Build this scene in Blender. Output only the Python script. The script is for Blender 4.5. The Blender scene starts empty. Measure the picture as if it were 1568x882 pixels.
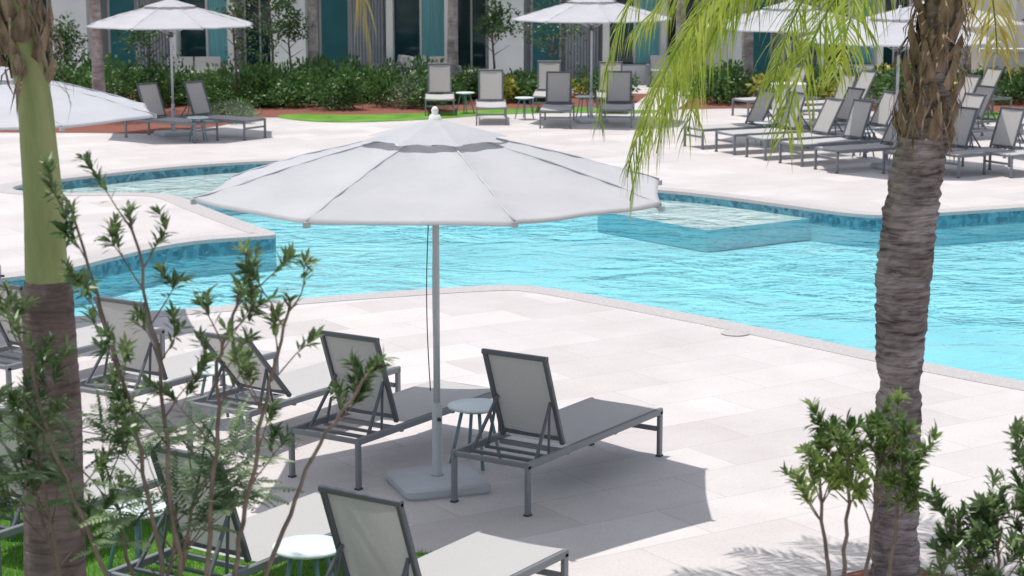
import bpy, math, random
from mathutils import Vector, Matrix, noise, geometry
R=random.Random(7)
scene=bpy.context.scene
COL=scene.collection
pi=math.pi
# ------------------------------------------------------------ materials
def nodes(name):
    m=bpy.data.materials.new(name); m.use_nodes=True
    nt=m.node_tree; b=nt.nodes['Principled BSDF']; return m,nt,b
def N(nt,t,**k):
    n=nt.nodes.new(t)
    for a,v in k.items(): setattr(n,a,v)
    return n
def mat(name,col,rough=.6,var=.12,scale=8,bump=0,bscale=60,metal=0,spec=.5,stretch=(1,1,1),col2=None,tr=0):
    m,nt,b=nodes(name); L=nt.links
    tc=N(nt,'ShaderNodeTexCoord'); mp=N(nt,'ShaderNodeMapping'); mp.inputs['Scale'].default_value=stretch
    L.new(tc.outputs['Object'],mp.inputs[0])
    nz=N(nt,'ShaderNodeTexNoise'); nz.inputs['Scale'].default_value=scale; nz.inputs['Detail'].default_value=6
    L.new(mp.outputs[0],nz.inputs['Vector'])
    cr=N(nt,'ShaderNodeValToRGB'); e=cr.color_ramp.elements
    e[0].position=.3; e[1].position=.7
    c2=col2 if col2 else tuple(min(1,c*(1+var)) for c in col)
    c1=tuple(c*(1-var) for c in col) if not col2 else col
    e[0].color=(*c1,1); e[1].color=(*c2,1)
    L.new(nz.outputs['Fac'],cr.inputs[0]); L.new(cr.outputs[0],b.inputs['Base Color'])
    b.inputs['Roughness'].default_value=rough; b.inputs['Metallic'].default_value=metal
    b.inputs['Specular IOR Level'].default_value=spec
    if bump:
        n2=N(nt,'ShaderNodeTexNoise'); n2.inputs['Scale'].default_value=bscale; n2.inputs['Detail'].default_value=4
        L.new(mp.outputs[0],n2.inputs['Vector'])
        bp=N(nt,'ShaderNodeBump'); bp.inputs['Strength'].default_value=bump; bp.inputs['Distance'].default_value=.02
        L.new(n2.outputs['Fac'],bp.inputs['Height']); L.new(bp.outputs[0],b.inputs['Normal'])
    if tr:
        t=N(nt,'ShaderNodeBsdfTranslucent'); L.new(cr.outputs[0],t.inputs['Color'])
        mx=N(nt,'ShaderNodeMixShader'); mx.inputs[0].default_value=tr
        L.new(b.outputs[0],mx.inputs[1]); L.new(t.outputs[0],mx.inputs[2]); L.new(mx.outputs[0],nt.nodes['Material Output'].inputs[0])
    return m
def leafmat(name,c1,c2,tr=.4,scale=3,rough=.4):
    m,nt,b=nodes(name); L=nt.links
    tc=N(nt,'ShaderNodeTexCoord'); nz=N(nt,'ShaderNodeTexNoise'); nz.inputs['Scale'].default_value=scale; nz.inputs['Detail'].default_value=5
    L.new(tc.outputs['Object'],nz.inputs['Vector'])
    cr=N(nt,'ShaderNodeValToRGB'); e=cr.color_ramp.elements
    e[0].position=.35;e[1].position=.65; e[0].color=(*c1,1); e[1].color=(*c2,1)
    L.new(nz.outputs['Fac'],cr.inputs[0]); L.new(cr.outputs[0],b.inputs['Base Color'])
    b.inputs['Roughness'].default_value=rough
    t=N(nt,'ShaderNodeBsdfTranslucent'); L.new(cr.outputs[0],t.inputs['Color'])
    mx=N(nt,'ShaderNodeMixShader'); mx.inputs[0].default_value=tr
    L.new(b.outputs[0],mx.inputs[1]); L.new(t.outputs[0],mx.inputs[2])
    L.new(mx.outputs[0],nt.nodes['Material Output'].inputs[0])
    return m
def deckmat():
    m,nt,b=nodes('pale_stone_pavers'); L=nt.links
    tc=N(nt,'ShaderNodeTexCoord'); mp=N(nt,'ShaderNodeMapping'); mp.inputs['Rotation'].default_value=(0,0,math.radians(-33))
    L.new(tc.outputs['Object'],mp.inputs[0])
    br=N(nt,'ShaderNodeTexBrick'); br.inputs['Scale'].default_value=1; br.inputs['Brick Width'].default_value=1.2
    br.inputs['Row Height'].default_value=.6; br.inputs['Mortar Size'].default_value=.004; br.inputs['Mortar Smooth'].default_value=.3
    br.inputs['Color1'].default_value=(.555,.52,.51,1); br.inputs['Color2'].default_value=(.655,.62,.61,1); br.inputs['Mortar'].default_value=(.43,.405,.395,1)
    L.new(mp.outputs[0],br.inputs['Vector'])
    nz=N(nt,'ShaderNodeTexNoise'); nz.inputs['Scale'].default_value=1.1; nz.inputs['Detail'].default_value=9; nz.inputs['Roughness'].default_value=.65
    L.new(mp.outputs[0],nz.inputs['Vector'])
    cr=N(nt,'ShaderNodeValToRGB'); e=cr.color_ramp.elements; e[0].position=.3; e[1].position=.7
    e[0].color=(.90,.885,.88,1); e[1].color=(1.05,1.05,1.05,1)
    L.new(nz.outputs['Fac'],cr.inputs[0])
    mx=N(nt,'ShaderNodeMixRGB',blend_type='MULTIPLY'); mx.inputs[0].default_value=1
    L.new(br.outputs['Color'],mx.inputs[1]); L.new(cr.outputs[0],mx.inputs[2])
    n3=N(nt,'ShaderNodeTexNoise'); n3.inputs['Scale'].default_value=45; n3.inputs['Detail'].default_value=5
    L.new(mp.outputs[0],n3.inputs['Vector'])
    cr3=N(nt,'ShaderNodeValToRGB'); e=cr3.color_ramp.elements; e[0].position=.28; e[1].position=.5; e[0].color=(.80,.78,.76,1); e[1].color=(1,1,1,1)
    L.new(n3.outputs['Fac'],cr3.inputs[0])
    m2=N(nt,'ShaderNodeMixRGB',blend_type='MULTIPLY'); m2.inputs[0].default_value=.6
    L.new(mx.outputs[0],m2.inputs[1]); L.new(cr3.outputs[0],m2.inputs[2])
    L.new(m2.outputs[0],b.inputs['Base Color']); b.inputs['Roughness'].default_value=.62
    bp=N(nt,'ShaderNodeBump'); bp.inputs['Strength'].default_value=.25; bp.inputs['Distance'].default_value=.01
    L.new(n3.outputs['Fac'],bp.inputs['Height']); L.new(bp.outputs[0],b.inputs['Normal'])
    return m
M_deck=deckmat()
M_coping=mat('shell_stone_coping',(.38,.355,.35),.6,.2,60,.3,120,col2=(.58,.55,.54))
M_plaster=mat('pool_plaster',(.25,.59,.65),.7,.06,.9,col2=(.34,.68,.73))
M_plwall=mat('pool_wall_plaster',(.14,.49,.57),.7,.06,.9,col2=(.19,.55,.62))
M_shelf=mat('pool_shelf_stone',(.60,.61,.59),.6,.06,5)
def tilemat():
    m,nt,b=nodes('waterline_tile'); L=nt.links
    tc=N(nt,'ShaderNodeTexCoord'); v=N(nt,'ShaderNodeTexVoronoi'); v.inputs['Scale'].default_value=16
    L.new(tc.outputs['Object'],v.inputs['Vector'])
    cr=N(nt,'ShaderNodeValToRGB'); e=cr.color_ramp.elements; e[0].color=(.03,.12,.18,1); e[1].color=(.11,.33,.41,1)
    sp=N(nt,'ShaderNodeSeparateColor'); L.new(v.outputs['Color'],sp.inputs[0]); L.new(sp.outputs[0],cr.inputs[0])
    L.new(cr.outputs[0],b.inputs['Base Color']); b.inputs['Roughness'].default_value=.2
    return m
M_tile=tilemat()
def watermat():
    m,nt,b=nodes('pool_water'); L=nt.links; nt.nodes.remove(b)
    tc=N(nt,'ShaderNodeTexCoord'); mp=N(nt,'ShaderNodeMapping'); mp.inputs['Scale'].default_value=(1,1.2,1); mp.inputs['Rotation'].default_value=(0,0,.2)
    L.new(tc.outputs['Object'],mp.inputs[0])
    a=N(nt,'ShaderNodeTexNoise'); a.inputs['Scale'].default_value=1.1; a.inputs['Detail'].default_value=4; a.inputs['Distortion'].default_value=.9
    c=N(nt,'ShaderNodeTexNoise'); c.inputs['Scale'].default_value=4.5; c.inputs['Detail'].default_value=3; c.inputs['Distortion'].default_value=.6
    g0=N(nt,'ShaderNodeTexNoise'); g0.inputs['Scale'].default_value=.25; g0.inputs['Detail'].default_value=2
    for q in(a,c,g0): L.new(mp.outputs[0],q.inputs['Vector'])
    ad=N(nt,'ShaderNodeMath',operation='MULTIPLY_ADD'); ad.inputs[1].default_value=.26
    L.new(c.outputs['Fac'],ad.inputs[0]); L.new(a.outputs['Fac'],ad.inputs[2])
    gr=N(nt,'ShaderNodeMapRange'); gr.inputs[1].default_value=.40; gr.inputs[2].default_value=.60; gr.inputs[3].default_value=.22; gr.inputs[4].default_value=1.0
    L.new(g0.outputs['Fac'],gr.inputs[0])
    bp=N(nt,'ShaderNodeBump'); bp.inputs['Distance'].default_value=.19
    L.new(gr.outputs[0],bp.inputs['Strength'])
    L.new(ad.outputs[0],bp.inputs['Height'])
    fr=N(nt,'ShaderNodeFresnel'); fr.inputs['IOR'].default_value=1.36; L.new(bp.outputs[0],fr.inputs['Normal'])
    t=N(nt,'ShaderNodeBsdfTransparent'); t.inputs[0].default_value=(.86,.965,.98,1)
    g=N(nt,'ShaderNodeBsdfGlossy'); g.inputs['Roughness'].default_value=.03; g.inputs['Color'].default_value=(1,1,1,1); L.new(bp.outputs[0],g.inputs['Normal'])
    mx=N(nt,'ShaderNodeMixShader'); L.new(fr.outputs[0],mx.inputs[0]); L.new(t.outputs[0],mx.inputs[1]); L.new(g.outputs[0],mx.inputs[2])
    L.new(mx.outputs[0],nt.nodes['Material Output'].inputs[0])
    return m
M_water=watermat()
M_grassbase=mat('lawn_soil',(.08,.19,.03),.9,.3,6,.4,80)
M_ground=mat('ground_soil',(.10,.12,.05),.95,.3,1.2)
M_mulch=mat('red_mulch',(.15,.045,.03),.9,.4,40,.8,90,col2=(.32,.12,.085))
M_blade=leafmat('grass_blades',(.15,.38,.04),(.30,.58,.09),.35,2)
M_frame=mat('grey_powder_coated_frame',(.11,.12,.135),.35,.06,4,spec=.5)
M_frame2=mat('silver_grey_legs',(.21,.225,.245),.38,.06,4)
M_sling=mat('mesh_sling_fabric',(.52,.505,.485),.8,.08,140,.25,400,tr=.3)
M_seat=mat('mesh_seat_fabric',(.52,.51,.505),.8,.08,140,.25,400,tr=.15)
M_table=mat('pale_table_top',(.70,.80,.80),.35,.04,3)
M_tleg=mat('teal_grey_table_legs',(.18,.32,.35),.4,.05,3)
M_alu=mat('brushed_aluminium_pole',(.50,.52,.54),.4,.05,4,metal=.15)
M_base=mat('umbrella_base_grey',(.50,.52,.55),.5,.06,5)
M_dark=mat('dark_cord',(.05,.055,.07),.6)
M_white=mat('white_render',(.78,.78,.77),.8,.05,2)
def canvas():
    m,nt,b=nodes('canopy_canvas'); L=nt.links
    tc=N(nt,'ShaderNodeTexCoord'); nz=N(nt,'ShaderNodeTexNoise'); nz.inputs['Scale'].default_value=2.2; nz.inputs['Detail'].default_value=5
    L.new(tc.outputs['Object'],nz.inputs['Vector'])
    cr=N(nt,'ShaderNodeValToRGB'); e=cr.color_ramp.elements; e[0].position=.3;e[1].position=.7; e[0].color=(.52,.52,.55,1); e[1].color=(.59,.59,.615,1)
    L.new(nz.outputs['Fac'],cr.inputs[0]); L.new(cr.outputs[0],b.inputs['Base Color']); b.inputs['Roughness'].default_value=.9; b.inputs['Specular IOR Level'].default_value=.1
    bp=N(nt,'ShaderNodeBump'); bp.inputs['Strength'].default_value=.8; bp.inputs['Distance'].default_value=.05
    L.new(nz.outputs['Fac'],bp.inputs['Height']); L.new(bp.outputs[0],b.inputs['Normal'])
    t=N(nt,'ShaderNodeBsdfTranslucent'); t.inputs[0].default_value=(.76,.76,.81,1)
    mx=N(nt,'ShaderNodeMixShader'); mx.inputs[0].default_value=.28
    L.new(b.outputs[0],mx.inputs[1]); L.new(t.outputs[0],mx.inputs[2]); L.new(mx.outputs[0],nt.nodes['Material Output'].inputs[0])
    return m
M_canvas=canvas()
M_seam=mat('canopy_seam_tape',(.48,.48,.51),.9)
def barkmat(name,c1,c2,c3):
    m,nt,b=nodes(name); L=nt.links
    tc=N(nt,'ShaderNodeTexCoord'); mp=N(nt,'ShaderNodeMapping'); mp.inputs['Scale'].default_value=(2.2,2.2,16)
    L.new(tc.outputs['Object'],mp.inputs[0])
    a=N(nt,'ShaderNodeTexNoise'); a.inputs['Scale'].default_value=2.2; a.inputs['Detail'].default_value=8; a.inputs['Roughness'].default_value=.7; a.inputs['Distortion'].default_value=.7
    L.new(mp.outputs[0],a.inputs['Vector'])
    cr=N(nt,'ShaderNodeValToRGB'); e=cr.color_ramp.elements; e[0].position=.32; e[0].color=(*c1,1); e[1].position=.68; e[1].color=(*c3,1)
    q=cr.color_ramp.elements.new(.47); q.color=(*c2,1)
    L.new(a.outputs['Fac'],cr.inputs[0]); 
    n2=N(nt,'ShaderNodeTexNoise'); n2.inputs['Scale'].default_value=4; n2.inputs['Detail'].default_value=5; L.new(tc.outputs['Object'],n2.inputs['Vector'])
    c2r=N(nt,'ShaderNodeValToRGB'); e=c2r.color_ramp.elements; e[0].position=.35; e[0].color=(.6,.56,.54,1); e[1].position=.65; e[1].color=(1.15,1.12,1.12,1)
    L.new(n2.outputs['Fac'],c2r.inputs[0])
    mx=N(nt,'ShaderNodeMixRGB',blend_type='MULTIPLY'); mx.inputs[0].default_value=1; L.new(cr.outputs[0],mx.inputs[1]); L.new(c2r.outputs[0],mx.inputs[2])
    L.new(mx.outputs[0],b.inputs['Base Color']); b.inputs['Roughness'].default_value=.9; b.inputs['Specular IOR Level'].default_value=.2
    bp=N(nt,'ShaderNodeBump'); bp.inputs['Strength'].default_value=1; bp.inputs['Distance'].default_value=.02
    L.new(a.outputs['Fac'],bp.inputs['Height']); L.new(bp.outputs[0],b.inputs['Normal'])
    return m
M_bark=barkmat('palm_bark_grey',(.06,.05,.05),(.27,.235,.235),(.46,.42,.415))
M_bark2=barkmat('palm_bark_brown',(.14,.10,.10),(.27,.20,.195),(.36,.285,.28))
M_bark3=barkmat('palm_bark_pale',(.25,.22,.21),(.48,.43,.42),(.6,.55,.54))
M_boot=mat('palm_leaf_base_fibre',(.10,.06,.035),.9,.3,6,.8,40,col2=(.45,.33,.23),stretch=(4,4,1))
M_shaft=mat('palm_crownshaft_green',(.22,.27,.09),.6,.1,3,.2,30,col2=(.40,.40,.19),stretch=(3,3,.7))
M_stem=mat('twig_bark',(.10,.075,.055),.8,.2,10,col2=(.24,.18,.14))
M_leafA=leafmat('shrub_leaf_green',(.055,.12,.035),(.22,.31,.12),.35,6,.28)
M_leafB=leafmat('feathery_leaf_green',(.15,.24,.12),(.36,.46,.26),.4,6)
M_leafC=leafmat('shrub_leaf_lime',(.07,.15,.04),(.32,.42,.11),.42,2.5,.35)
M_frond=leafmat('palm_leaflets',(.22,.33,.03),(.50,.56,.09),.55,4)
M_frondy=leafmat('palm_leaflets_yellow',(.50,.45,.10),(.65,.50,.18),.5,4)
M_hedge=leafmat('hedge_leaf',(.04,.11,.03),(.14,.27,.07),.3,1.5)
M_hedgeY=leafmat('croton_leaf_yellow',(.22,.28,.04),(.55,.50,.08),.3,3)
M_hedgeP=leafmat('pale_shrub_leaf',(.14,.20,.12),(.28,.35,.21),.3,3)
M_tree=leafmat('tree_leaf',(.03,.09,.025),(.11,.20,.06),.3,2)
# ------------------------------------------------------------ mesh builder
class MB:
    def __init__(s): s.v=[];s.f=[];s.m=[];s.s=[]
    def add(s,vs,fs,mi=0,smooth=False):
        o=len(s.v); s.v+= [tuple(v) for v in vs]
        for f in fs: s.f.append(tuple(i+o for i in f)); s.m.append(mi); s.s.append(smooth)
    def box(s,c,size,mi=0,rot=None):
        hx,hy,hz=[a/2 for a in size]; vs=[]
        for x in(-hx,hx):
            for y in(-hy,hy):
                for z in(-hz,hz):
                    p=Vector((x,y,z)); p=(rot@p if rot else p)+Vector(c); vs.append(p)
        s.add(vs,[(0,1,3,2),(4,6,7,5),(0,4,5,1),(2,3,7,6),(0,2,6,4),(1,5,7,3)],mi)
    def bbox(s,x0,x1,y0,y1,z0,z1,mi=0): s.box(((x0+x1)/2,(y0+y1)/2,(z0+z1)/2),(x1-x0,y1-y0,z1-z0),mi)
    def beam(s,p0,p1,w,h,mi=0,side=None):
        p0=Vector(p0);p1=Vector(p1);d=(p1-p0); l=d.length; d.normalize()
        sd=Vector(side) if side else d.cross(Vector((0,0,1)))
        if sd.length<1e-3: sd=Vector((0,1,0))
        sd.normalize(); up=sd.cross(d).normalized()
        ch=min(w,h)*.18; sec=[(-w/2+ch,-h/2),(w/2-ch,-h/2),(w/2,-h/2+ch),(w/2,h/2-ch),(w/2-ch,h/2),(-w/2+ch,h/2),(-w/2,h/2-ch),(-w/2,-h/2+ch)]
        vs=[p0+sd*a+up*b for a,b in sec]+[p1+sd*a+up*b for a,b in sec]
        fs=[(i,(i+1)%8,(i+1)%8+8,i+8) for i in range(8)]+[tuple(range(7,-1,-1)),tuple(range(8,16))]
        s.add(vs,fs,mi)
    def tube(s,pts,rad,n=8,mi=0,smooth=True,caps=True):
        pts=[Vector(p) for p in pts]; k=len(pts)
        if not hasattr(rad,'__len__'): rad=[rad]*k
        vs=[];prev=None
        for i,p in enumerate(pts):
            d=(pts[min(i+1,k-1)]-pts[max(i-1,0)]).normalized()
            if prev is None:
                a=d.orthogonal().normalized()
            else:
                a=(prev-d*prev.dot(d)).normalized()
            prev=a; b=d.cross(a)
            for j in range(n):
                t=2*pi*j/n; vs.append(p+(a*math.cos(t)+b*math.sin(t))*rad[i])
        fs=[(i*n+j,i*n+(j+1)%n,(i+1)*n+(j+1)%n,(i+1)*n+j) for i in range(k-1) for j in range(n)]
        s.add(vs,fs,mi,smooth)
        if caps:
            o=len(s.v)-len(vs)
            s.f.append(tuple(o+j for j in range(n-1,-1,-1))); s.m.append(mi); s.s.append(False)
            s.f.append(tuple(o+(k-1)*n+j for j in range(n))); s.m.append(mi); s.s.append(False)
    def lathe(s,prof,n=24,mi=0,c=(0,0,0),smooth=True):
        vs=[(c[0]+r*math.cos(2*pi*j/n),c[1]+r*math.sin(2*pi*j/n),c[2]+z) for r,z in prof for j in range(n)]
        k=len(prof)
        fs=[(i*n+j,i*n+(j+1)%n,(i+1)*n+(j+1)%n,(i+1)*n+j) for i in range(k-1) for j in range(n)]
        s.add(vs,fs,mi,smooth)
    def leaf(s,p,d,nrm,l,w,mi=0):
        d=d.normalized(); sd=d.cross(nrm)
        if sd.length<1e-4: sd=d.orthogonal()
        sd.normalize(); up=sd.cross(d)
        q=[p,p+d*l*.3+sd*w*.42+up*l*.03,p+d*l*.65+sd*w*.42+up*l*.02,p+d*l-up*l*.06,p+d*l*.65-sd*w*.42+up*l*.02,p+d*l*.3-sd*w*.42+up*l*.03]
        s.add(q,[(0,1,2,3,4,5)],mi)
    def mesh(s,name,mats):
        me=bpy.data.meshes.new(name); me.from_pydata(s.v,[],s.f)
        for m in mats: me.materials.append(m)
        me.polygons.foreach_set('material_index',s.m); me.polygons.foreach_set('use_smooth',s.s); me.update(); return me
def obj(name,me,loc=(0,0,0),rz=0,sc=1):
    o=bpy.data.objects.new(name,me); COL.objects.link(o); o.location=loc; o.rotation_euler=(0,0,rz)
    o.scale=(sc,sc,sc) if not hasattr(sc,'__len__') else sc
    return o
def sheet(name,polys,z,m):
    loops=[[Vector((x,y,0)) for x,y in p] for p in polys]
    tris=geometry.tessellate_polygon(loops); vs=[(v.x,v.y,z) for l in loops for v in l]
    fs=[]
    for t in tris:
        a,b,c=[Vector(vs[i]) for i in t]
        fs.append(t if (b-a).cross(c-a).z>0 else t[::-1])
    me=bpy.data.meshes.new(name); me.from_pydata(vs,[],fs); me.materials.append(m); me.update()
    return obj(name,me)
def chaikin(p,it=2):
    for _ in range(it):
        q=[]
        for i in range(len(p)):
            a=p[i];b=p[(i+1)%len(p)]
            q.append((a[0]*.75+b[0]*.25,a[1]*.75+b[1]*.25)); q.append((a[0]*.25+b[0]*.75,a[1]*.25+b[1]*.75))
        p=q
    return p
def offset(p,d):
    out=[];n=len(p)
    area=sum(p[i][0]*p[(i+1)%n][1]-p[(i+1)%n][0]*p[i][1] for i in range(n))
    sg=1 if area>0 else -1
    for i in range(n):
        a=Vector(p[i-1]);b=Vector(p[i]);c=Vector(p[(i+1)%n])
        n1=Vector(((b-a).y,-(b-a).x)).normalized(); n2=Vector(((c-b).y,-(c-b).x)).normalized()
        m=(n1+n2).normalized(); k=1/max(.5,m.dot(n1))
        out.append(tuple(b+m*d*sg*k))
    return out
# ------------------------------------------------------------ pool
pool=[(9.5,12.5),(6.2,15.0),(4.46,16.66),(3.39,17.87),(2.55,18.94),(1.48,20.14),(.48,21.2),(.04,21.45),(-.61,21.29),(-1.31,21.01),(-2.27,20.62),(-3.10,20.14),(-3.92,19.78),(-4.78,19.5),
(-5.7,19.7),(-6.3,20.6),(-6.1,21.6),(-5.42,22.1),(-5.11,22.57),(-4.83,23.27),(-4.17,24.54),(-3.25,24.95),(-3.05,25.05),(-3.09,25.3),(-3.6,26.2),(-4.56,28.05),(-4.95,28.9),(-5.5,29.3),(-6.9,29.2),(-7.7,29.6),(-7.6,30.4),(-6.9,31.2),
(-5.9,32.34),(-4.92,33.09),(-3.87,33.5),(-3.17,33.28),(-2.01,32.53),(-.89,31.72),(.67,30.45),(2.15,29.66),(3.07,28.91),(4.15,27.65),(4.7,27.0),(5.2,26.8),(6.0,27.1),(7.29,27.65),(9,28.4),(12,29.0),(16,28),(17,22),(14,15)]
pool=chaikin(pool,2)
cop=offset(pool,.32)
big=[(-400,-60),(400,-60),(400,900),(-400,900)]
FL=-.46
sheet('ground',[big,cop],-.03,M_ground)
sheet('pool_deck_paving',[[(-40,-4),(40,-4),(40,60),(-40,60)],cop],0,M_deck)
sheet('pool_coping',[cop,pool],.006,M_coping)
mb=MB(); n=len(pool)
for i in range(n):
    a=pool[i];b=pool[(i+1)%n]
    mb.add([(a[0],a[1],.006),(b[0],b[1],.006),(b[0],b[1],-.04),(a[0],a[1],-.04)],[(0,1,2,3)],1)
    mb.add([(a[0],a[1],-.04),(b[0],b[1],-.04),(b[0],b[1],-.22),(a[0],a[1],-.22)],[(0,1,2,3)],2)
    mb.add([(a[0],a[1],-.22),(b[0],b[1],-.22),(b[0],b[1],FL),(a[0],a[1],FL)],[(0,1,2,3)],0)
    mb.add([(cop[i][0],cop[i][1],.006),(cop[(i+1)%n][0],cop[(i+1)%n][1],.006),(cop[(i+1)%n][0],cop[(i+1)%n][1],-.03),(cop[i][0],cop[i][1],-.03)],[(0,1,2,3)],1)
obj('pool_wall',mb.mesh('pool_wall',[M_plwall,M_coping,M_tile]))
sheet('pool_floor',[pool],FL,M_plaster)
sheet('pool_water',[pool],-.13,M_water)
def slab(name,poly,z,m,side=None):
    mb=MB(); k=len(poly)
    for i in range(k):
        a=poly[i];b=poly[(i+1)%k]
        mb.add([(a[0],a[1],z),(b[0],b[1],z),(b[0],b[1],FL+.01),(a[0],a[1],FL+.01)],[(0,1,2,3)],0)
    o=obj(name,mb.mesh(name,[side or M_plwall])); t=sheet('top',[poly],z,m); t.parent=o
    return o
slab('pool_sun_shelf',chaikin([(-5.3,29.0),(-4.75,29.6),(-4.2,30.3),(-3.2,30.8),(-1.9,30.9),(-1.2,31.95),(-2.0,32.7),(-3.2,33.5),(-3.9,33.7),(-5.0,33.3),(-6.0,32.6),(-7.3,31.3),(-7.9,30.3),(-7.8,29.4),(-6.8,29.0)],1),-.17,M_shelf)
slab('pool_sun_shelf',[(1.25,28.35),(2.55,26.6),(2.65,26.5),(2.8,26.55),(3.9,27.35),(4.3,27.6),(3.1,29.05),(2.2,29.8)],-.145,M_shelf)
# ------------------------------------------------------------ lawns / beds
near_lawn=chaikin([(-9,13.6),(-4.1,13.45),(-3.6,13.35),(-2.85,13.3),(-2.35,13.0),(-1.85,12.1),(-1.5,11.85),(-.45,11.9),(-.25,11.7),(-.25,10.6),(-.9,8.5),(-1.5,6),(-9,5)],1)
sheet('lawn',[near_lawn],.006,M_grassbase)
far_lawn=chaikin([(-5.2,41.6),(-3.9,40.1),(-1.97,40.7),(-.2,42.2),(1.5,42.6),(3.0,42.2),(3.3,43.3),(1.5,43.9),(-.2,43.4),(-2,42.3),(-3.6,41.9),(-4.6,42.3)],2)
sheet('lawn',[far_lawn],.012,M_blade)
sheet('lawn',[[(8.6,41.0),(14,41.5),(14,42.8),(8.8,42.6)]],.012,M_blade)
sheet('planting_bed',[[(-30,39),(-8.4,38.2),(-6.9,38.0),(-5.9,39.6),(-5.4,41.4),(-3.8,41.6),(-2,41.9),(-.3,43.3),(1.5,43.6),(3,43.2),(5,43.6),(9,42.6),(30,42.6),(30,47.6),(-30,47.6)]],.006,M_mulch)
sheet('garden_path',[[(2.5,43.0),(3.6,43.0),(4.6,47.8),(3.4,47.8)]],.018,M_deck)
mb=MB(); mb.lathe([(.46,.0),(.44,.03),(.3,.05),(0,.06)],28)
obj('planting_bed',mb.mesh('bed_ring',[M_mulch]),(2.32,11.05,.004))
mb=MB(); mb.lathe([(.46,.0),(.46,.012),(.56,.012),(.56,0)],40)
obj('planting_bed_kerb',mb.mesh('bed_kerb',[M_coping]),(2.32,11.05,.002))
def inside(p,poly):
    c=False;n=len(poly);j=n-1
    for i in range(n):
        if (poly[i][1]>p[1])!=(poly[j][1]>p[1]) and p[0]<(poly[j][0]-poly[i][0])*(p[1]-poly[i][1])/(poly[j][1]-poly[i][1])+poly[i][0]: c=not c
        j=i
    return c
mb=MB()
for _ in range(75000):
    x=R.uniform(-4.4,-.2); y=R.uniform(9.5,13.6)
    if not inside((x,y),near_lawn): continue
    a=R.uniform(0,2*pi); h=R.uniform(.02,.045); t=Vector((R.gauss(0,.012),R.gauss(0,.012),h)); s=Vector((math.cos(a),math.sin(a),0))*.0035
    p=Vector((x,y,.006)); mb.add([p-s,p+s,p+t],[(0,1,2)])
obj('lawn_grass',mb.mesh('grass',[M_blade]))
# ------------------------------------------------------------ sun lounger
def lounger(ang):
    mb=MB(); L=1.82; W=.30; z=.345
    for s in(-1,1):
        mb.beam((-.02,s*W,z),(L+.02,s*W,z),.032,.05,3)
        for x in(.0,L): mb.beam((x,s*W,z),(x,s*W,0.005),.032,.045,3,(0,1,0)); mb.box((x,s*W,.006),(.05,.04,.012),2)
    for x,zz in((0,z-.0),(L,z-.0),(.55,z-.03),(L-.02,z-.13)): mb.beam((x,-W+.016,zz),(x,W-.016,zz),.03,.035,3)
    mb.beam((1.2,-W+.016,z-.03),(1.2,W-.016,z-.03),.03,.03,3)
    nx,ny=16,6; vs=[];fs=[]
    for i in range(nx+1):
        for j in range(ny+1):
            x=.55+(L-.55-.01)*i/nx; y=-W+.0+2*W*j/ny
            vs.append((x,y,z+.029-.018*math.sin(pi*j/ny)*(.6+.4*math.sin(pi*i/nx))))
    fs=[(i*(ny+1)+j,(i+1)*(ny+1)+j,(i+1)*(ny+1)+j+1,i*(ny+1)+j+1) for i in range(nx) for j in range(ny)]
    mb.add(vs,fs,4,True)
    h=Vector((.53,0,z+.03)); bl=.68; d=Vector((-math.cos(ang),0,math.sin(ang))); nn=Vector((math.sin(ang),0,math.cos(ang)))
    w=W-.055
    for s in(-1,1): mb.beam(h+Vector((0,s*w,0)),h+d*bl+Vector((0,s*w,0)),.036,.034,0,(0,1,0))
    mb.beam(h+d*bl+Vector((0,-w-.018,0)),h+d*bl+Vector((0,w+.018,0)),.036,.034)
    mb.beam(h+d*.04+Vector((0,-w,0)),h+d*.04+Vector((0,w,0)),.03,.03)
    vs=[]
    for i in range(nx+1):
        for j in range(ny+1):
            p=h+d*(.05+(bl-.06)*i/nx)+Vector((0,-w+.012+2*(w-.012)*j/ny,0))+nn*(.004-.012*math.sin(pi*j/ny)); vs.append(p)
    mb.add(vs,fs,1,True)
    for s in(-1,1):
        mb.beam(h+d*.33+Vector((0,s*(w-.03),0)),(.16,s*(W-.04),z-.01),.022,.022)
        mb.beam(h+d*.33+Vector((-.01,s*(w-.03),0)),(.34,s*(W-.05),z-.02),.018,.018)
    mb.beam((.16,-W+.03,z-.01),(.16,W-.03,z-.01),.025,.025)
    mb.beam((.34,-W+.03,z-.02),(.34,W-.03,z-.02),.022,.022)
    return mb.mesh('sun_lounger',[M_frame,M_sling,M_dark,M_frame2,M_seat])
LG=lounger(math.radians(70)); LR=lounger(math.radians(48)); LM=lounger(math.radians(62))
def putL(x,y,deg,me=LG): obj('sun_lounger',me,(x,y,0),math.radians(deg))
for x,y,me,dg in [(-.145,12.845,LG,56.8),(-1.33,13.475,LG,57),(-2.2,14.285,LR,56),(-3.24,14.835,LG,57),(-4.38,15.845,LM,57),(-5.5,16.5,LG,57),(-.94,9.45,LG,57),(-1.98,10.275,LG,57),(-3.30,11.295,LG,57),(-4.4,12.0,LG,57)]:
    putL(x,y,dg,me)
for x,y,dg in [(-1.6,43.5,-88),(-.45,41.55,-89),(.99,40.9,-94),(2.25,41.05,-95),(.85,44.3,-93),(2.2,44.0,-92),(-7.2,37.6,-35.5),(-6.4,38.05,-33)]:
    putL(x,y,dg,LG if R.random()<.6 else LM)
def putF(fx,fy,dg,me=LM):
    a=math.radians(dg); putL(fx-1.82*math.cos(a),fy-1.82*math.sin(a),dg,me)
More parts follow.
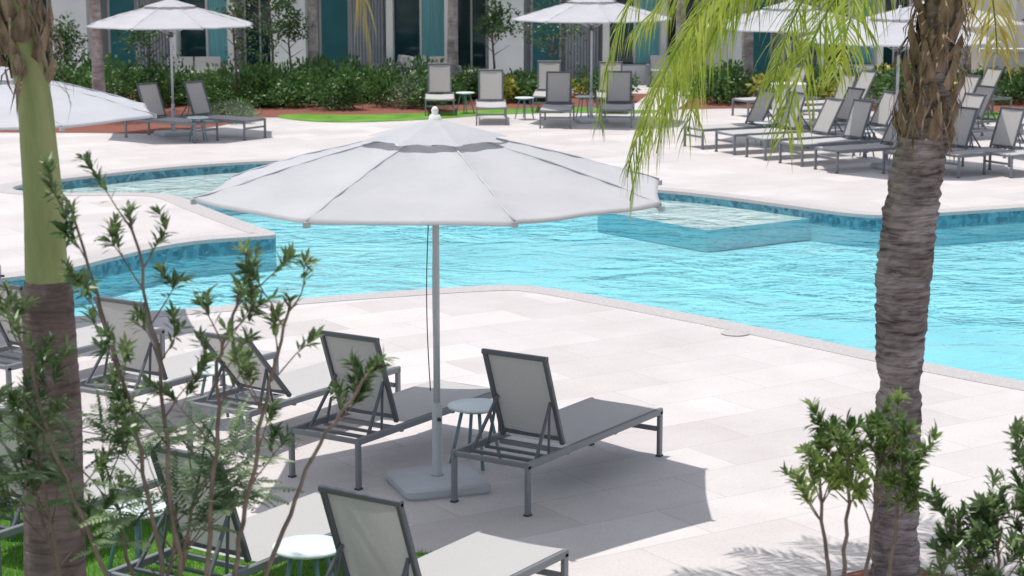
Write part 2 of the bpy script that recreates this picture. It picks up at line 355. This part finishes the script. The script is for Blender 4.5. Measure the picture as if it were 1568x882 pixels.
for fx,fy,dg in [(3.3,35.5,206),(3.78,34.6,207),(4.22,33.75,206),(4.7,32.85,208),(5.15,31.95,207),(6.2,31.4,212),(6.95,31.3,214),(7.8,31.3,212),(4.85,41.6,207),(5.5,39.3,207),(6.1,40.8,207),(8.0,39.3,210),(8.95,41.6,207),(5.0,36.1,207),(5.5,35.2,206),(7.0,34.6,210),(8.7,33.6,210),(7.6,36.5,210),(9.3,36.5,210)]:
    putF(fx,fy,dg+R.uniform(-2,2),LG if R.random()<.5 else LM)
# ------------------------------------------------------------ side tables
def table():
    mb=MB(); mb.lathe([(0,.452),(.195,.452),(.203,.448),(.206,.44),(.203,.432),(.19,.43),(0,.43)],40,0)
    mb.lathe([(0,.429),(.12,.429),(.12,.405),(0,.405)],20,1)
    for k in range(4):
        t=pi/4+k*pi/2+.2; c,s=math.cos(t),math.sin(t)
        mb.tube([(.10*c,.10*s,.42),(.195*c,.195*s,.0)],.013,8,1)
    return mb.mesh('side_table',[M_table,M_tleg])
T=table()
for x,y in [(-.267,13.94),(-1.148,10.6),(-2.33,15.18),(-2.25,11.34),(-3.24,12.3),(-1.01,42.3),(.26,41.0),(-5.87,36.6),(1.53,41.3),(4.6,35.6),(6.1,33.9)]: obj('side_table',T,(x,y,.012),R.uniform(0,1.5))
# ------------------------------------------------------------ umbrella
def umbrella():
    mb=MB(); Rm=1.67; zr=2.12; zt=2.55; K=8
    def surf(r,seg,t):
        a0=2*pi*seg/K; a1=2*pi*(seg+1)/K
        p0=Vector((math.cos(a0),math.sin(a0))); p1=Vector((math.cos(a1),math.sin(a1)))
        q=p0.lerp(p1,t)*(1-.012*math.sin(pi*t)*r)
        rr=q*r*Rm
        z=zr+(zt-zr)*(1-r)+.022*math.sin(pi*r)-.05*math.sin(pi*t)*math.sin(pi*min(r,1)*.97)
        ed=min(t,1-t)
        z+=.006*math.sin(r*46+seg*2)*max(0,1-ed*7)*r
        z+=.012*noise.noise(Vector((rr.x*2.0,rr.y*2.0,seg)))*r
        return (rr.x,rr.y,z)
    nr,nt=40,20
    for seg in range(K):
        vs=[surf(.2+.8*i/nr,seg,j/nt) for i in range(nr+1) for j in range(nt+1)]
        vs+= [(x,y,z-.022) for x,y,z in vs[nr*(nt+1):(nr+1)*(nt+1)]]
        fs=[(i*(nt+1)+j,(i+1)*(nt+1)+j,(i+1)*(nt+1)+j+1,i*(nt+1)+j+1) for i in range(nr+1) for j in range(nt)]
        mb.add(vs,fs,0,True)
        vs=[]; n2=10
        for i in range(n2+1):
            for j in range(nt+1):
                t=j/nt; ex=1+.18*abs(math.cos(pi*t))**6
                r=.02+.25*ex*i/n2; x,y,z=surf(r,seg,t)
                z=zt+.06-(r*Rm)*.27-.02*math.sin(pi*t)*(i/n2)
                vs.append((x,y,z))
        mb.add(vs,[(i*(nt+1)+j,(i+1)*(nt+1)+j,(i+1)*(nt+1)+j+1,i*(nt+1)+j+1) for i in range(n2) for j in range(nt)],0,True)
        pts=[Vector(surf(.24+.76*i/8,seg,0))+Vector((0,0,.0)) for i in range(9)]
        mb.tube(pts,.0075,6,4)
        pts=[Vector(surf(.03+.96*i/8,seg,0))-Vector((0,0,.026)) for i in range(9)]; mb.tube(pts,.011,6,1)
        a=2*pi*seg/K; m=Vector(surf(.5,seg,0))-Vector((0,0,.03)); mb.tube([(.04*math.cos(a),.04*math.sin(a),1.93),m],.009,6,1)
        e=Vector(surf(1,seg,0)); mb.box(e+Vector((0,0,-.024)),(.035,.035,.035),1,Matrix.Rotation(a,3,'Z'))
    mb.tube([(0,0,.06),(0,0,2.56)],.024,16,1)
    mb.tube([(0,0,.08),(0,0,.10),(0,0,.6),(0,0,.61)],[.05,.036,.036,.03],16,1)
    mb.box((.045,0,.5),(.05,.02,.02),2)
    mb.lathe([(.05,1.89),(.05,1.97),(.03,1.98),(.03,1.88),(.05,1.89)],16,2)
    mb.lathe([(.0,2.69),(.014,2.685),(.026,2.665),(.02,2.64),(.036,2.63),(.045,2.60),(.05,2.58)],16,3)
    def rsq(h,z,r=.06):
        o=[]
        for cx,cy,a0 in((h-r,h-r,0),(-h+r,h-r,pi/2),(-h+r,-h+r,pi),(h-r,-h+r,1.5*pi)):
            for k in range(5): a=a0+pi/2*k/4; o.append((cx+r*math.cos(a),cy+r*math.sin(a),z))
        return o
    lay=[rsq(.30,.0),rsq(.31,.02),rsq(.31,.06),rsq(.295,.075),rsq(.1,.085,.02)]
    vs=[p for l in lay for p in l]; k=20
    mb.add(vs,[(i*k+j,i*k+(j+1)%k,(i+1)*k+(j+1)%k,(i+1)*k+j) for i in range(4) for j in range(k)]+[tuple(range(80,100))],5)
    for dx,dy,b in((-.045,.0,.10),(.01,-.05,.06)):
        mb.tube([(dx*(1+b*8*math.sin(pi*i/14))-.0,dy*(1+b*8*math.sin(pi*i/14)),2.0-1.3*i/14) for i in range(15)],.004,5,2)
    return mb.mesh('patio_umbrella',[M_canvas,M_alu,M_dark,M_white,M_seam,M_base])
U=umbrella()
for x,y,rz in [(-.527,13.39,-71),(-5.11,19.17,-8),(-6.53,37.76,-60),(1.63,40.4,-80),(5.18,36.8,-50),(6.35,32.35,-70),(8.3,38.5,-20)]: obj('patio_umbrella',U,(x,y,0),math.radians(rz))
# ------------------------------------------------------------ palms
def trunk(mb,pts,rad,mi,ring=.05,seg=28,rough=.05,ringamp=.04,seed=0):
    P=[Vector(p) for p in pts]
    def at(z):
        for i in range(len(P)-1):
            if z<=P[i+1].z or i==len(P)-2:
                t=(z-P[i].z)/(P[i+1].z-P[i].z); t=max(0,min(1,t)); return P[i].lerp(P[i+1],t),rad[i]*(1-t)+rad[i+1]*t
    z0,z1=P[0].z,P[-1].z; n=int((z1-z0)/.012)
    vs=[]
    for i in range(n+1):
        z=z0+(z1-z0)*i/n; c,r=at(z)
        for j in range(seg):
            a=2*pi*j/seg
            zz=z+.035*noise.noise(Vector((math.cos(a)*1.5,math.sin(a)*1.5,z*2+seed)))
            ph=(zz/ring)%1
            am=ringamp*(.6+.8*noise.noise(Vector((math.cos(a)*2,math.sin(a)*2,z*5+seed+40))))
            rr=r*(1+am*(ph-.5)+rough*noise.noise(Vector((math.cos(a)*3,math.sin(a)*3,z*9+seed)))+rough*.8*noise.noise(Vector((math.cos(a)*7,math.sin(a)*7,z*30+seed))))
            vs.append((c.x+rr*math.cos(a),c.y+rr*math.sin(a),z))
    mb.add(vs,[(i*seg+j,i*seg+(j+1)%seg,(i+1)*seg+(j+1)%seg,(i+1)*seg+j) for i in range(n) for j in range(seg)],mi,False)
def frond(mb,base,az,el,L,bend,ll,mi=0,mis=3,rng=R,dens=.022,hang=.55,lw=.016):
    p=Vector(base); n=26; pts=[p.copy()]; e=el
    for i in range(n):
        st=L/n; d=Vector((math.cos(az)*math.cos(e),math.sin(az)*math.cos(e),math.sin(e)))
        p=p+d*st; pts.append(p.copy()); e=max(-1.45,e-bend/n*(1.3-.6*i/n))
    mb.tube(pts,[.011*(1-.85*i/n)+.002 for i in range(n+1)],5,mis)
    cnt=int(L*.82/dens)
    for k in range(cnt):
        t=.16+.84*k/cnt; f=t*n; i=min(n-1,int(f)); q=pts[i].lerp(pts[i+1],f-i); d=(pts[i+1]-pts[i]).normalized()
        sd=Vector((-math.sin(az),math.cos(az),0))
        for s in(-1,1):
            if rng.random()<.06: continue
            l=ll*(math.sin(pi*min(1,(.25+t*.75)))**.5*.7+.35)*rng.uniform(.75,1.2)
            dr=(sd*s*rng.uniform(.4,.9)+d*rng.uniform(.5,.9)+Vector((rng.gauss(0,.1),rng.gauss(0,.1),rng.uniform(-.25,.15)))).normalized()
            x=q.copy(); w=lw*rng.uniform(.75,1.2); hg=hang*rng.uniform(.7,1.3)
            vs=[]; m=4
            cx=d.cross(dr); wd=cx.cross(dr).normalized() if cx.length>1e-3 else sd
            for g in range(m+1):
                ww=w*(.6,1,.95,.6,.08)[g]*.5
                vs+= [x-wd*ww,x+wd*ww]
                dr=(dr+Vector((0,0,-hg*(g+1)/m))).normalized(); x=x+dr*l/m
            mb.add(vs,[(2*g,2*g+1,2*g+3,2*g+2) for g in range(m)],mi)
def boots(mb,c0,c1,r0,r1,num,mi,rng,l=.22):
    for k in range(num):
        t=k/num; c=Vector(c0).lerp(Vector(c1),t); r=r0*(1-t)+r1*t; a=k*2.4+rng.uniform(-.2,.2)
        o=Vector((math.cos(a),math.sin(a),0)); s=Vector((-math.sin(a),math.cos(a),0)); w=rng.uniform(.035,.065); ll=l*rng.uniform(.5,1.2); fl=rng.uniform(.12,.4)
        p=c+o*r*.75
        q=[p-s*w,p+s*w,p+o*(.03+ll*fl*.5)+s*w*.55+Vector((0,0,ll*.6)),p+o*(.03+ll*fl*.5)-s*w*.55+Vector((0,0,ll*.6)),p+o*(.02+ll*fl)+s*w*.15+Vector((0,0,ll)),p+o*(.02+ll*fl)-s*w*.25+Vector((0,0,ll*.92)),
           p+o*.045+Vector((0,0,.0)),p+o*(.065+ll*fl*.5)+Vector((0,0,ll*.6))]
        mb.add(q,[(0,6,7,3),(6,1,2,7),(3,7,2,4,5),(0,3,2,1)],mi)
        for _ in range(4):
            p2=p+o*(.04+rng.random()*.05)+s*rng.uniform(-.07,.07)+Vector((0,0,ll*rng.random())); dd=Vector((rng.gauss(0,.04),rng.gauss(0,.04),-rng.uniform(.08,.3)))+o*.03
            mb.add([p2-s*.005,p2+s*.005,p2+dd*.5+o*.03+s*.007,p2+dd*.5+o*.03-s*.004,p2+dd],[(0,1,2,3),(3,2,4)],mi)
rg=random.Random(3)
mb=MB(); Y0=11.1
trunk(mb,[(2.27,Y0,0),(2.26,Y0,.4),(2.255,Y0,.8),(2.25,Y0,1.20),(2.25,Y0,1.25),(2.25,Y0,1.30),(2.25,Y0,1.36),(2.25,Y0,1.9),(2.28,Y0,2.3),(2.33,Y0,2.68),(2.37,Y0,2.85),(2.44,Y0,3.9)],[.150,.130,.126,.130,.110,.112,.13,.158,.152,.140,.105,.09],0,.062,36,.10,.10)
boots(mb,(2.34,Y0,2.62),(2.44,Y0,3.85),.115,.09,60,1,rg,.24)
C=(2.46,Y0,3.85)
for k in range(11):
    frond(mb,C,k*2.4,rg.uniform(.6,1.25),rg.uniform(1.9,2.4),rg.uniform(1.4,2.0),.42,2,2,rg,.026,.55,.012)
for az,el,L,bd,yy in [(pi,.30,2.35,1.75,2),(pi+.35,.5,2.3,2.0,2),(pi-.55,.45,2.5,1.9,2),(pi+.7,.15,1.9,1.5,2),(pi+.1,.3,2.0,1.1,2),(pi-.12,.1,2.6,1.5,2),(pi+.2,.3,2.6,1.7,2),(pi-.25,.75,2.9,2.3,2),(pi+.5,.45,2.6,1.7,2),(0,.0,1.1,1.3,3),(.3,.2,1.5,1.6,3),(-.3,.1,1.3,1.6,2),(pi-.9,.3,1.9,1.7,2),(pi/2+.3,.3,1.8,1.6,2),(pi/2-.5,.2,1.4,1.5,3)]:
    frond(mb,C,az,el,L,bd,.42,yy,2,rg,.024,.6,.012)
obj('palm_tree',mb.mesh('palm_near_right',[M_bark,M_boot,M_frond,M_frondy]))
mb=MB(); Y1=9.0; dx=-.07
trunk(mb,[(-2.12+dx,Y1,0),(-2.12+dx,Y1,.9),(-2.10+dx,Y1,1.6),(-2.10+dx,Y1,2.2),(-2.10+dx,Y1,2.26)],[.17,.145,.135,.118,.102],0,.075,28,.02,.03,5)
trunk(mb,[(-2.10+dx,Y1,2.25),(-2.10+dx,Y1,2.65),(-2.12+dx,Y1,3.1),(-2.15+dx,Y1,3.3),(-2.22+dx,Y1,3.6)],[.100,.090,.078,.078,.09],1,3,28,.012,.0,9)
boots(mb,(-2.15+dx,Y1,3.18),(-2.26+dx,Y1,3.75),.08,.09,30,2,rg,.2)
trunk(mb,[(-2.22+dx,Y1,3.6),(-2.4+dx,Y1,5.2)],[.09,.07],0,.06,20,.03,.03)
C=(-2.4+dx,Y1,5.2)
for k in range(16): frond(mb,C,k*2.4,rg.uniform(.3,1.2),rg.uniform(1.8,2.3),rg.uniform(1.5,2.1),.45,3,3,rg,.03)
frond(mb,C,.06,.50,3.2,2.5,.45,4,4,rg)
obj('palm_tree',mb.mesh('palm_near_left',[M_bark2,M_shaft,M_boot,M_frond,M_frondy]))
def farpalm(seed):
    rg=random.Random(seed); mb=MB(); b=rg.uniform(-.25,.25)
    trunk(mb,[(0,0,0),(b*.3,0,1),(b,0,2.4),(b*1.2,0,5)],[.17,.13,.115,.1],0,.08,14,.03,.04,seed)
    for k in range(18): frond(mb,(b*1.2,0,5),k*2.4,rg.uniform(.2,1.2),rg.uniform(1.8,2.4),rg.uniform(1.4,2.2),.5,1,1,rg,.06,.5,.03)
    return mb.mesh('palm_far',[M_bark3,M_frond])
FP=[farpalm(11),farpalm(12)]
for i,(x,y) in enumerate([(-8.75,41.6),(-4.7,46.6),(-1.4,46.2),(5.5,46),(4.2,49),(10.6,46),(-13.5,46)]): obj('palm_tree',FP[i%2],(x,y,0),i*1.3)
# ------------------------------------------------------------ saplings in the foreground
def sapling(stems,seed,leafL=(.045,.07),leafW=.0155,feather=False,cut=.35,nb=11,blen=(.18,.45),mats=None,tipn=14,sr=.011,ros=4):
    rg=random.Random(seed); mb=MB()
    def rosette(p,ax,n,sc=1):
        ax=ax.normalized()
        for k in range(n):
            a=rg.uniform(0,2*pi); o=ax.orthogonal().normalized(); o=Matrix.Rotation(a,3,ax)@o
            d=(ax*rg.uniform(.2,1.1)+o*rg.uniform(.5,1)).normalized()
            mb.leaf(p-ax*rg.uniform(0,.07)*sc,d,(ax+Vector((0,0,.5))).normalized(),rg.uniform(*leafL)*sc,leafW*rg.uniform(.8,1.2)*sc,1)
    def pinnate(p,ax):
        L=rg.uniform(.16,.28); ax=ax.normalized(); sd=ax.cross(Vector((0,0,1))).normalized(); q=p.copy(); d=ax.copy(); pts=[q.copy()]
        for k in range(14):
            q=q+d*L/14; d=(d+Vector((0,0,-.05))).normalized(); pts.append(q.copy())
            for s in(-1,1): mb.leaf(q,(sd*s+d*.45+Vector((0,0,rg.uniform(-.15,.1)))),Vector((0,0,1)),.055*(1-abs(k-6)/12),.015,1)
        mb.tube(pts,.0015,3,1)
    def branch(p,d,L,r,depth):
        n=max(4,int(L/.05)); pts=[p.copy()]
        for i in range(n):
            d=(d+Vector((rg.gauss(0,.09),rg.gauss(0,.09),rg.gauss(.03,.06)))).normalized(); p=p+d*L/n; pts.append(p.copy())
            if depth<1 and i>1 and rg.random()<.5:
                o=Vector((rg.gauss(0,1),rg.gauss(0,1),rg.uniform(0,1))).normalized()
                branch(p,(d*.7+o*.8).normalized(),L*rg.uniform(.25,.5),r*.5,depth+1)
            if i>n*.45:
                if feather: 
                    if rg.random()<.45: pinnate(p,(d*.3+Vector((rg.gauss(0,1),rg.gauss(0,1),.3))).normalized())
                else: rosette(p,d,ros)
        mb.tube(pts,[r*(1-.6*i/n) for i in range(n+1)],5,0)
        if feather:
            for _ in range(3): pinnate(p,(d+Vector((rg.gauss(0,.6),rg.gauss(0,.6),rg.gauss(0,.3)))).normalized())
        else: rosette(p,d,tipn,1.1)
    for st in stems:
        P=[Vector(q) for q in st]; pts=[]
        for i in range(len(P)-1):
            for k in range(8): pts.append(P[i].lerp(P[i+1],k/8)+Vector((rg.gauss(0,.006),rg.gauss(0,.006),0)))
        pts.append(P[-1]); n=len(pts)
        mb.tube(pts,[sr*(1-.7*i/n)+.002 for i in range(n)],6,0)
        for k in range(nb):
            t=cut+(1-cut)*(k+rg.random())/nb; i=min(n-2,int(t*(n-1))); ax=(pts[i+1]-pts[i]).normalized()
            a=rg.uniform(0,2*pi); o=Vector((math.cos(a),math.sin(a),0))
            branch(pts[i],(ax*.8+o*.75).normalized(),rg.uniform(*blen)*(1.15-.5*t),.004,0)
        rosette(pts[-1],ax,tipn+4) if not feather else pinnate(pts[-1],ax)
    return mb.mesh('sapling',mats or [M_stem,M_leafA])
obj('sapling',sapling([[(-1.38,7.5,0),(-1.40,7.5,1.4),(-1.52,7.5,2.1),(-1.70,7.45,2.85)],
 [(-1.36,7.5,0),(-1.33,7.5,1.3),(-1.38,7.5,2.2),(-1.48,7.5,2.8)],
 [(-1.33,7.5,0),(-1.1,7.5,1.4),(-.98,7.5,2.0),(-.86,7.5,2.46)],
 [(-1.34,7.5,0),(-1.2,7.5,1.5),(-1.15,7.5,2.2),(-1.05,7.5,2.5)],
 [(-1.4,7.5,0),(-1.62,7.5,1.3),(-1.85,7.5,2.0),(-1.95,7.45,2.5)]],5,cut=.5,nb=8))
obj('sapling',sapling([[(-1.25,7.6,0),(-1.0,7.6,1.3),(-.8,7.6,1.8),(-.56,7.6,2.15)]],6,cut=.78,nb=6,blen=(.12,.25)))
obj('sapling',sapling([[(-1.8,7.7,0),(-1.85,7.7,1.2),(-1.95,7.7,2.0)]],16,cut=.6,nb=7))
obj('sapling',sapling([[(-1.55,7.9,0),(-1.6,7.9,1.2),(-1.7,7.9,1.75)],[(-1.4,7.9,0),(-1.4,7.9,1.2),(-1.3,7.9,1.65)],[(-1.7,7.9,0),(-1.9,7.9,1.2),(-2.05,7.9,1.75)],[(-1.4,7.6,0),(-1.4,7.6,1.2),(-1.35,7.6,1.6)]],8,feather=True,cut=.6,nb=6,mats=[M_stem,M_leafB]))
obj('shrub',sapling([[(1.36,8,0),(1.35,8,1.1),(1.28,8,1.7)],[(1.38,8,0),(1.5,8,1.0),(1.55,8,1.75)],[(1.4,8,0),(1.6,8,1.1),(1.66,8,1.7)],[(1.38,8,0),(1.42,8,1.2),(1.42,8,1.75)]],21,cut=.78,nb=12,blen=(.15,.36),ros=5,mats=[M_stem,M_leafC]))
obj('shrub',sapling([[(2.1,8,0),(2.1,8,1.0),(2.05,8,1.45)],[(2.1,8,0),(2.2,8,1.2),(2.2,8,1.75)],[(2.1,8,0),(1.95,8,1.0),(1.95,8,1.35)],[(2.1,8.1,0),(2.3,8.1,1.0),(2.35,8.1,1.6)]],31,cut=.5,nb=15,blen=(.15,.36),ros=5))
# ------------------------------------------------------------ background planting
def bush(seed,m,rx=.5,rz=.4,n=520,ls=.1):
    rg=random.Random(seed); mb=MB(); cl=[(Vector((rg.uniform(-.7,.7)*rx,rg.uniform(-.7,.7)*rx,rz*rg.uniform(.5,1.1))),rg.uniform(.35,.6)*rx) for _ in range(7)]
    for _ in range(n):
        c,r=rg.choice(cl); v=Vector((rg.gauss(0,1),rg.gauss(0,1),rg.gauss(0,1))).normalized(); p=c+v*r*rg.uniform(.5,1.1)
        if p.z<0.02: p.z=rg.uniform(.02,.2)
        mb.leaf(p,(v+Vector((rg.gauss(0,.6),rg.gauss(0,.6),rg.gauss(.2,.5)))).normalized(),v,ls*rg.uniform(.6,1.3),ls*.5,0)
    return mb.mesh('shrub',[m])
BH=[bush(s,M_hedge) for s in(1,2,3)]; BY=[bush(4,M_hedgeY,.4,.35,420,.12)]; BP=[bush(5,M_hedgeP,.4,.3,420,.09),bush(6,M_hedge,.35,.3,350,.14)]
for _ in range(66):
    x=R.uniform(-8,-1.8); y=R.uniform(43.6,46.8) if x<-5 else R.uniform(42.8+max(0,(x+4))*.3,46.8)
    obj('shrub',R.choice(BH+BH+BP),(x,y,0),R.uniform(0,6),(R.uniform(.7,1.2),R.uniform(.7,1.2),R.uniform(.5,1.6)))
for _ in range(26):
    obj('shrub',R.choice(BH),(R.uniform(-15,-8.2),R.uniform(42,46.5),0),R.uniform(0,6),R.uniform(1,1.7))
for _ in range(38):
    obj('shrub',R.choice(BY+BP+BH[:1]),(R.uniform(-2,2.6),R.uniform(44.6,47.2),0),R.uniform(0,6),R.uniform(.7,1.1))
for _ in range(60):
    obj('shrub',R.choice(BY+BP+BH),(R.uniform(4.4,16),R.uniform(43.6,47.2),0),R.uniform(0,6),R.uniform(.7,1.4))
for _ in range(12): obj('shrub',R.choice(BP),(R.uniform(-6.6,-5.4),R.uniform(40,42),0),R.uniform(0,6),R.uniform(.5,.8))
def smalltree(seed,h,cr,n=900,airy=False):
    rg=random.Random(seed); mb=MB()
    mb.tube([(0,0,0),(.03,0,h*.4),(-.02,.02,h*.75),(0,0,h)],[.035,.03,.022,.01],7,0)
    for k in range(9):
        a=k*2.4; z=h*(.55+.4*k/9); e=Vector((math.cos(a)*cr*.8,math.sin(a)*cr*.8,z+cr*.5)); mb.tube([(0,0,z),e],[.012,.004],5,0)
    cl=[(Vector((rg.gauss(0,.45)*cr,rg.gauss(0,.45)*cr,h+rg.gauss(0,.5)*cr*(1.6 if airy else 1))),cr*rg.uniform(.3,.5)) for _ in range(16)]
    for _ in range(n):
        c,r=rg.choice(cl); v=Vector((rg.gauss(0,1),rg.gauss(0,1),rg.gauss(0,1))).normalized(); p=c+v*r*rg.uniform(.4,1.15)
        mb.leaf(p,(v+Vector((rg.gauss(0,.7),rg.gauss(0,.7),rg.gauss(0,.5)))).normalized(),v,.10*rg.uniform(.6,1.3),.05,1)
    return mb.mesh('small_tree',[M_stem,M_tree])
for x,y,h,cr,nn,air in [(-10.4,46,1.25,.5,900,0),(-5.25,46.5,1.7,.42,700,0),(-.45,47,1.75,.5,900,0),(-8.1,44,1.5,.7,900,1),(-6.2,44,2.3,.6,500,1),(1.0,47.5,1.4,.7,500,1),(-5.8,47.5,2.6,.8,900,1),(7.5,46.5,1.6,.6,700,1),(12.2,45,1.7,.6,800,1)]:
    obj('ornamental_tree',smalltree(int(h*100+x*10),h,cr,nn,air),(x,y,0))
# ------------------------------------------------------------ planter
mb=MB(); mb.lathe([(.0,.0),(.29,.0),(.31,.03),(.36,.78),(.365,.80),(.32,.80),(.31,.72),(0,.70)],32,0)
obj('round_planter',mb.mesh('planter',[M_white]),(5.69,40.4,.0))
mb=MB(); mb.lathe([(0,.004),(.13,.004),(.14,.0)],28); obj('skimmer_lid',mb.mesh('lid',[M_coping]),(2.18,18.75,.008))
# ------------------------------------------------------------ hotel building
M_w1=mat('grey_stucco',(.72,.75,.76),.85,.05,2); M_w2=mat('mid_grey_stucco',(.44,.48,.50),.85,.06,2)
M_teal=mat('teal_panel',(.05,.30,.35),.5,.1,2); M_glass=mat('dark_window_glass',(.015,.06,.075),.06,.2,1)
M_cur=mat('teal_curtain',(.20,.52,.56),.8,.25,9,stretch=(6,1,.1)); M_louv=mat('grey_louvres',(.30,.33,.37),.6)
def bay(mb,x0,z0):
    yF,yB=50.6,51.9; w=5.6; zt=z0+2.6
    mb.bbox(x0,x0+.9,yF,yB+.6,z0,zt,0)
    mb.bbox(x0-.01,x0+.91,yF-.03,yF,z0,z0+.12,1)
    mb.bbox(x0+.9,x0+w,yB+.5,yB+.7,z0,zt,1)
    mb.bbox(x0+1.15,x0+1.85,yB+.43,yB+.49,z0+.02,z0+2.2,2)
    mb.bbox(x0+1.09,x0+1.15,yB+.40,yB+.49,z0,z0+2.25,6); mb.bbox(x0+1.85,x0+1.91,yB+.40,yB+.49,z0,z0+2.25,6)
    for k in range(11): mb.bbox(x0+2.0+k*.08,x0+2.045+k*.08,yB-.6,yB-.55,z0+.03,zt-.1,5)
    mb.bbox(x0+1.97,x0+2.9,yB-.62,yB-.53,zt-.1,zt,5); mb.bbox(x0+1.97,x0+2.9,yB-.62,yB-.53,z0,z0+.03,5)
    mb.bbox(x0+2.95,x0+3.12,yF+.35,yB+.49,z0,zt,6); mb.bbox(x0+4.45,x0+4.6,yF+.35,yB+.49,z0,zt,6)
    mb.bbox(x0+3.12,x0+4.45,yF+.35,yB-.1,z0,z0+.45,6)
    mb.bbox(x0+3.12,x0+3.78,yB-.2,yB-.17,z0+.47,zt-.3,3); mb.bbox(x0+3.84,x0+4.45,yB-.2,yB-.17,z0+.47,zt-.3,4)
    mb.bbox(x0+3.78,x0+3.84,yB-.24,yB-.15,z0+.47,zt-.3,6); mb.bbox(x0+3.12,x0+4.45,yB-.24,yB-.1,zt-.3,zt,6)
    mb.bbox(x0+4.75,x0+5.5,yB+.42,yB+.46,z0+.05,z0+2.2,3); mb.bbox(x0+4.69,x0+4.75,yB+.40,yB+.48,z0,z0+2.25,6); mb.bbox(x0+5.5,x0+5.56,yB+.40,yB+.48,z0,z0+2.25,6)
    mb.bbox(x0+5.1,x0+5.15,yB+.39,yB+.415,z0+.05,z0+2.2,6)
mb=MB(); X0=-28.6; nb=7
for i in range(nb): bay(mb,X0+i*5.6,0)
x1=X0+nb*5.6
mb.bbox(X0-.2,x1+.2,50.4,52.8,2.6,3.3,6); mb.bbox(X0-.2,x1+.2,52.6,60,0,3.2,1)
obj('hotel_building',mb.mesh('hotel',[M_w1,M_w2,M_teal,M_glass,M_cur,M_louv,M_white]))
M_peach=mat('warm_stucco',(.74,.69,.66),.85,.05,1)
mb=MB(); mb.bbox(11.2,30,49,58,0,3.3,0); mb.bbox(11.0,30,48.8,49,3.1,3.5,1); mb.bbox(12.2,12.4,48.6,49,0,3.1,1)
obj('annex_building',mb.mesh('annex',[M_peach,M_white]))
mb=MB(); mb.bbox(11.4,24,47.7,47.9,0,1.0,0); mb.bbox(11.35,24,47.65,47.95,1.0,1.08,0); obj('garden_wall',mb.mesh('gwall',[M_white]))
def sofa():
    mb=MB()
    mb.box((0,0,.22),(1.5,.75,.1),0); 
    for s in(-1,1):
        mb.box((s*.74,0,.3),(.07,.78,.5),0)
        mb.box((s*.34,-.03,.34),(.66,.66,.14),1); mb.box((s*.34,.28,.55),(.64,.16,.42),1,Matrix.Rotation(-.15,3,'X'))
        for y in(-.33,.33): mb.box((s*.7,y,.09),(.05,.05,.18),0)
    mb.box((0,.37,.45),(1.5,.05,.4),0)
    me=mb.mesh('outdoor_sofa',[M_frame2,M_seat]); return me
S=sofa()
for x,y,rz in [(-8.0,49.4,.1),(-2.1,49.5,.2),(4.2,50.0,0),(-2.9,49.9,-1.2)]: obj('outdoor_sofa',S,(x,y,0),rz)
for x,y in [(-7.0,49.2),(-1.0,49.2)]: obj('side_table',T,(x,y,.004))
# ------------------------------------------------------------ camera, light
cam=bpy.data.cameras.new('camera'); co=bpy.data.objects.new('camera',cam); COL.objects.link(co); scene.camera=co
th=math.atan(545/3000); co.location=(0,0,3.86); co.rotation_euler=(pi/2-th,0,0)
cam.sensor_width=36; cam.lens=3000/1568*36; cam.clip_end=2000; cam.clip_start=.1
cam.dof.use_dof=True; cam.dof.focus_distance=15; cam.dof.aperture_fstop=4.5
el=math.radians(80); az=Vector((-.85,.2)).normalized()
Sd=Vector((az.x*math.cos(el),az.y*math.cos(el),math.sin(el)))
sl=bpy.data.lights.new('sun','SUN'); sl.energy=3.75; sl.angle=math.radians(.5); sl.color=(1,.965,.93)
so=bpy.data.objects.new('sun',sl); COL.objects.link(so); so.rotation_euler=Sd.to_track_quat('Z','Y').to_euler(); so.location=(0,0,30)
w=bpy.data.worlds.new('World'); scene.world=w; w.use_nodes=True; nt=w.node_tree
sk=nt.nodes.new('ShaderNodeTexSky'); sk.sky_type='NISHITA'; sk.sun_disc=False; sk.sun_elevation=el; sk.sun_rotation=math.atan2(az.x,az.y)
sk.dust_density=2.0
tc=nt.nodes.new('ShaderNodeTexCoord'); mp=nt.nodes.new('ShaderNodeMapping'); mp.inputs['Scale'].default_value=(1,1,3.0)
nz=nt.nodes.new('ShaderNodeTexNoise'); nz.inputs['Scale'].default_value=6; nz.inputs['Detail'].default_value=7; nz.inputs['Roughness'].default_value=.55
cr=nt.nodes.new('ShaderNodeValToRGB'); cr.color_ramp.elements[0].position=.52; cr.color_ramp.elements[1].position=.60
mx=nt.nodes.new('ShaderNodeMixRGB'); mx.inputs[2].default_value=(11,11,11.4,1)  # unseen white clouds added to the sky to brighten patches of water reflection
nt.links.new(tc.outputs['Generated'],mp.inputs[0]); nt.links.new(mp.outputs[0],nz.inputs['Vector']); nt.links.new(nz.outputs['Fac'],cr.inputs[0])
nt.links.new(cr.outputs[0],mx.inputs[0]); nt.links.new(sk.outputs[0],mx.inputs[1])
bg=nt.nodes['Background']; nt.links.new(mx.outputs[0],bg.inputs[0]); bg.inputs[1].default_value=.10
scene.view_settings.view_transform='Standard'; scene.view_settings.look='None'; scene.view_settings.exposure=0
